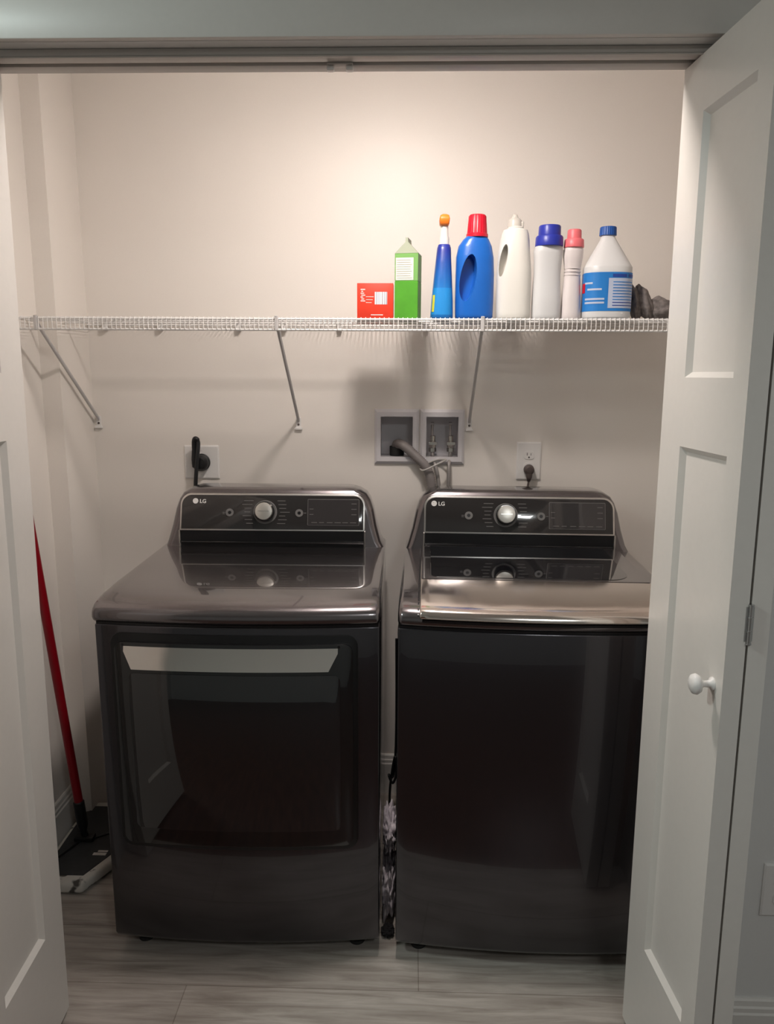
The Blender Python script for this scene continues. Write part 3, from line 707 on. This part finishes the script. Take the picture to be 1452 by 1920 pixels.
# pink capped bottle
t = thing('detergent_bottle', (.462, IY, ZT), 'narrow white bottle with pink stepped cap left of the bleach jug', 'bottle', 0)
K = [(0, 0, .025, .022), (.005, 0, .0270, .024), (.06, 0, .0265, .024), (.115, 0, .0225, .021), (.135, 0, .0215, .020), (.150, 0, .0240, .021), (.172, 0, .0275, .024), (.190, 0, .0275, .024), (.197, 0, .024, .021), (.199, 0, .018, .018)]
body(K, 'bottle_body', M['pinkwhite'], t, e=2.3)
for zz in (.122, .131, .140): MB().lathe([(.0222, zz-.0015), (.0238, zz), (.0222, zz+.0015)], n=32, cap=False).build('neck_rib', M['pinkwhite'], t)
MB().lathe([(.0275, .197), (.0278, .200), (.0268, .217), (.0245, .2195), (.0200, .220), (.0190, .242), (.0170, .245), (.0001, .2455)], (.001, 0, 0), n=40).build('cap', M['pinkcap'], t, sharp=40)
# bleach jug
t = thing('bleach_jug', (.560, IY, ZT), 'large white bleach jug with blue cap and blue label at the right', 'jug', R(-3))
K = [(0, 0, .062, .052), (.006, 0, .066, .056), (.012, 0, .067, .0565), (.10, 0, .067, .0565), (.132, 0, .0665, .056), (.142, 0, .0665, .054), (.165, -.001, .0530, .044), (.195, -.002, .0350, .031), (.218, -.003, .0215, .0215), (.228, -.004, .0175, .0175), (.232, -.004, .0165, .0165)]
bj = body(K, 'jug_body', M['bleach'], t, e=2.6)
LB = [(.022, 0, .0670, .0565), (.126, 0, .0670, .0565)]
lb = label_on(LB, 172, 368, 'label', M['lblue'], t, .0006, 1, 2.6, 40)
label_on([(.030, 0, .0670, .0565), (.110, 0, .0670, .0565)], 268, 352, 'label_panel', M['lwhite'], lb, .0012, 1, 2.6, 24)
label_on([(.113, 0, .0670, .0565), (.121, 0, .0670, .0565)], 272, 305, 'label_heading', M['dblue'], lb, .0012, 1, 2.6, 12)
label_on([(.113, 0, .0670, .0565), (.121, 0, .0670, .0565)], 312, 350, 'label_heading', M['dblue'], lb, .0012, 1, 2.6, 12)
for i in range(9):
    z = .036+i*.0078; label_on([(z, 0, .0670, .0565), (z+.0022, 0, .0670, .0565)], 273, 340-(i % 3)*4, 'text_line', M['dblue'] if i in (0, 1) else M['lblue'], lb, .0017, 1, 2.6, 16)
for z, a0, a1 in ((.095, 200, 232), (.078, 214, 256), (.052, 205, 262), (.042, 205, 262)):
    label_on([(z, 0, .0670, .0565), (z+.005, 0, .0670, .0565)], a0, a1, 'text_line', M['lwhite'], lb, .0012, 1, 2.6, 12)
cap_ribbed(.0235, .0225, .229, .252, 'cap', M['blucap'], t, -.004, 26, .002)
label_on([(.072, 0, .0670, .0565), (.098, 0, .0670, .0565)], 184, 203, 'label_mark', M['redcap'], lb, .0012, 1, 2.6, 12)
hd = MB(); hd.tube(bez([(-.010, .010, .214), (.016, .028, .212), (.040, .038, .178), (.052, .040, .140)], 8), [.008]*25, 14); hd.build('handle', M['bleach'], t)
# grey crumpled cloths
t = thing('grey_cloth', (.692, -.250, ZT), 'dark grey fuzzy crumpled cloth at the right end of the shelf', 'cloth')
def lobe(c, rad, rot, seed, name='fold', m=None, par=None, sub=3, amp=.22, fr=28):
    b = MB(); bmesh.ops.create_icosphere(b.bm, subdivisions=sub+1, radius=1)
    for v in b.bm.verts:
        d = noise.noise(Vector(v.co)*1.6+Vector((seed, 0, 0)))*amp+noise.noise(Vector(v.co)*4+Vector((0, seed, 0)))*amp*.35
        v.co = v.co*(1+d)
    b.xf(Matrix.Translation(c) @ Euler(rot).to_matrix().to_4x4() @ Matrix.Diagonal((*rad, 1)))
    for v in b.bm.verts:
        if v.co.z < .0005: v.co.z = .0005
    return b.build(name, m or M['greycloth'], par, sharp=180)
lobe((-.046, .0, .050), (.014, .030, .054), (0, R(-12), 0), 1.3, par=t)
lobe((-.018, -.004, .047), (.019, .034, .053), (0, R(-20), 0), 4.1, par=t)
lobe((.026, .0, .030), (.044, .036, .034), (0, R(18), 0), 7.7, par=t)

# ================================================================== MOP
mp_ = thing('flat_mop', (0, 0, 0), 'red-handled flat mop with charcoal head leaning left of the dryer', 'mop')
tl = .0
def PXY(pts, z0, z1, name, m, sh=1.0, bev=.004):
    cx = sum(p[0] for p in pts)/len(pts); cy = sum(p[1] for p in pts)/len(pts)
    pts = [(cx+(p[0]-cx)*sh, cy+(p[1]-cy)*sh) for p in pts]
    b = MB(); b.prism(pts, 'z', z0, z1); b.bevel(bev, 3, 30); return b.build(name, m, mp_)
HEAD = [(-1.072, -.548), (-.925, -.548), (-.885, -.478), (-.885, -.400), (-.960, -.190), (-1.000, -.165), (-1.055, -.185), (-1.080, -.300)]
HEAD = [(-1.072, -.590), (-.925, -.590), (-.872, -.470), (-.900, -.300), (-.975, -.165), (-1.060, -.165), (-1.078, -.300)]
PXY(HEAD, .0015, .038, 'mop_pad', M['fibre'], 1.0, .012)
mplate = PXY(HEAD, .0360, .0405, 'mop_plate', M['mop_plate'], .84, .003)
jb = Vector((-.999, -.385, .044)); top = Vector((-1.086, -.44, 1.30))
ax = (top-jb).normalized()
q = MB(); q.box(jb.x-.030, jb.x+.030, jb.y-.016, jb.y+.016, .0405, .056); q.bevel(.004, 2); q.build('mop_base_joint', M['mop_joint'], mp_)
q = MB(); q.tube([jb+Vector((0, 0, .008)), jb+ax*.03, jb+ax*.05, jb+ax*.13, jb+ax*.135], [.011, .010, .0165, .0165, .012], 16); q.build('mop_socket', M['mop_joint'], mp_)
q = MB(); q.tube([jb+ax*.12, top], .0132, 20); q.build('mop_handle', M['red_handle'], mp_)
q = MB(); q.tube([top, top+ax*.02], [.0135, .011], 16); q.build('handle_cap', M['mop_joint'], mp_)
for sx, sy, ex, ey in ((-.01, -.01, -.055, -.12), (.02, .0, .085, .05)):
    q = MB(); q.tube([(jb.x+sx, jb.y+sy, .043), (jb.x+ex, jb.y+ey, .0415)], .004, 8); q.build('mop_rib', M['mop_joint'], mp_)
q = MB(); q.box(-.945, -.905, -.462, -.450, .0400, .0412); q.box(-.935, -.905, -.446, -.438, .0400, .0412); add_print(mplate, q, M['pale'])

# ================================================================== THINGS IN THE GAP BETWEEN THE MACHINES
def crumple(name, c, rad, seed, m, label, cat):
    b = MB(); bmesh.ops.create_icosphere(b.bm, subdivisions=5, radius=1)
    for v in b.bm.verts:
        p = Vector(v.co); d = abs(noise.noise(p*2.1+Vector((seed, 0, 0))))*.55+abs(noise.noise(p*5+Vector((0, seed, 0))))*.22
        v.co = v.co*(.78+d)
    b.xf(Matrix.Diagonal((*rad, 1)))
    for v in b.bm.verts: v.co.z = max(v.co.z, -rad[2]*.86); v.co.x = max(-.0180, min(.0185, v.co.x))
    o = b.build(name, m, None, sharp=180); o.location = c; return tag(o, label, cat)
crumple('cloth', (-.0365, -.600, .078), (.025, .085, .090), 2.2, M['lilac'], 'pale lilac crumpled cloth lying between the dryer and washer', 'cloth')
crumple('cloth', (-.0360, -.580, .232), (.024, .075, .057), 5.2, M['lilac'], 'upper whitish crumpled cloth stuffed between the dryer and washer', 'cloth')
crumple('dark_cloth', (-.0365, -.712, .0115), (.018, .022, .013), 8.2, M['darkcloth'], 'small black cloth scrap on the floor in front of the lilac cloth', 'cloth')
q = MB(); q.tube(bez([(-.047, -.12, .001+.006), (-.045, -.13, .10), (-.030, -.14, .21), (-.024, -.15, .16), (-.036, -.16, .125), (-.050, -.15, .15), (-.034, -.13, .14), (-.026, -.12, .30), (-.028, -.11, .62)], 8), .0042, 8)
tag(q.build('loose_cord', M['black_rubber'], sharp=80), 'black cord tangled behind the gap between the machines', 'cord')
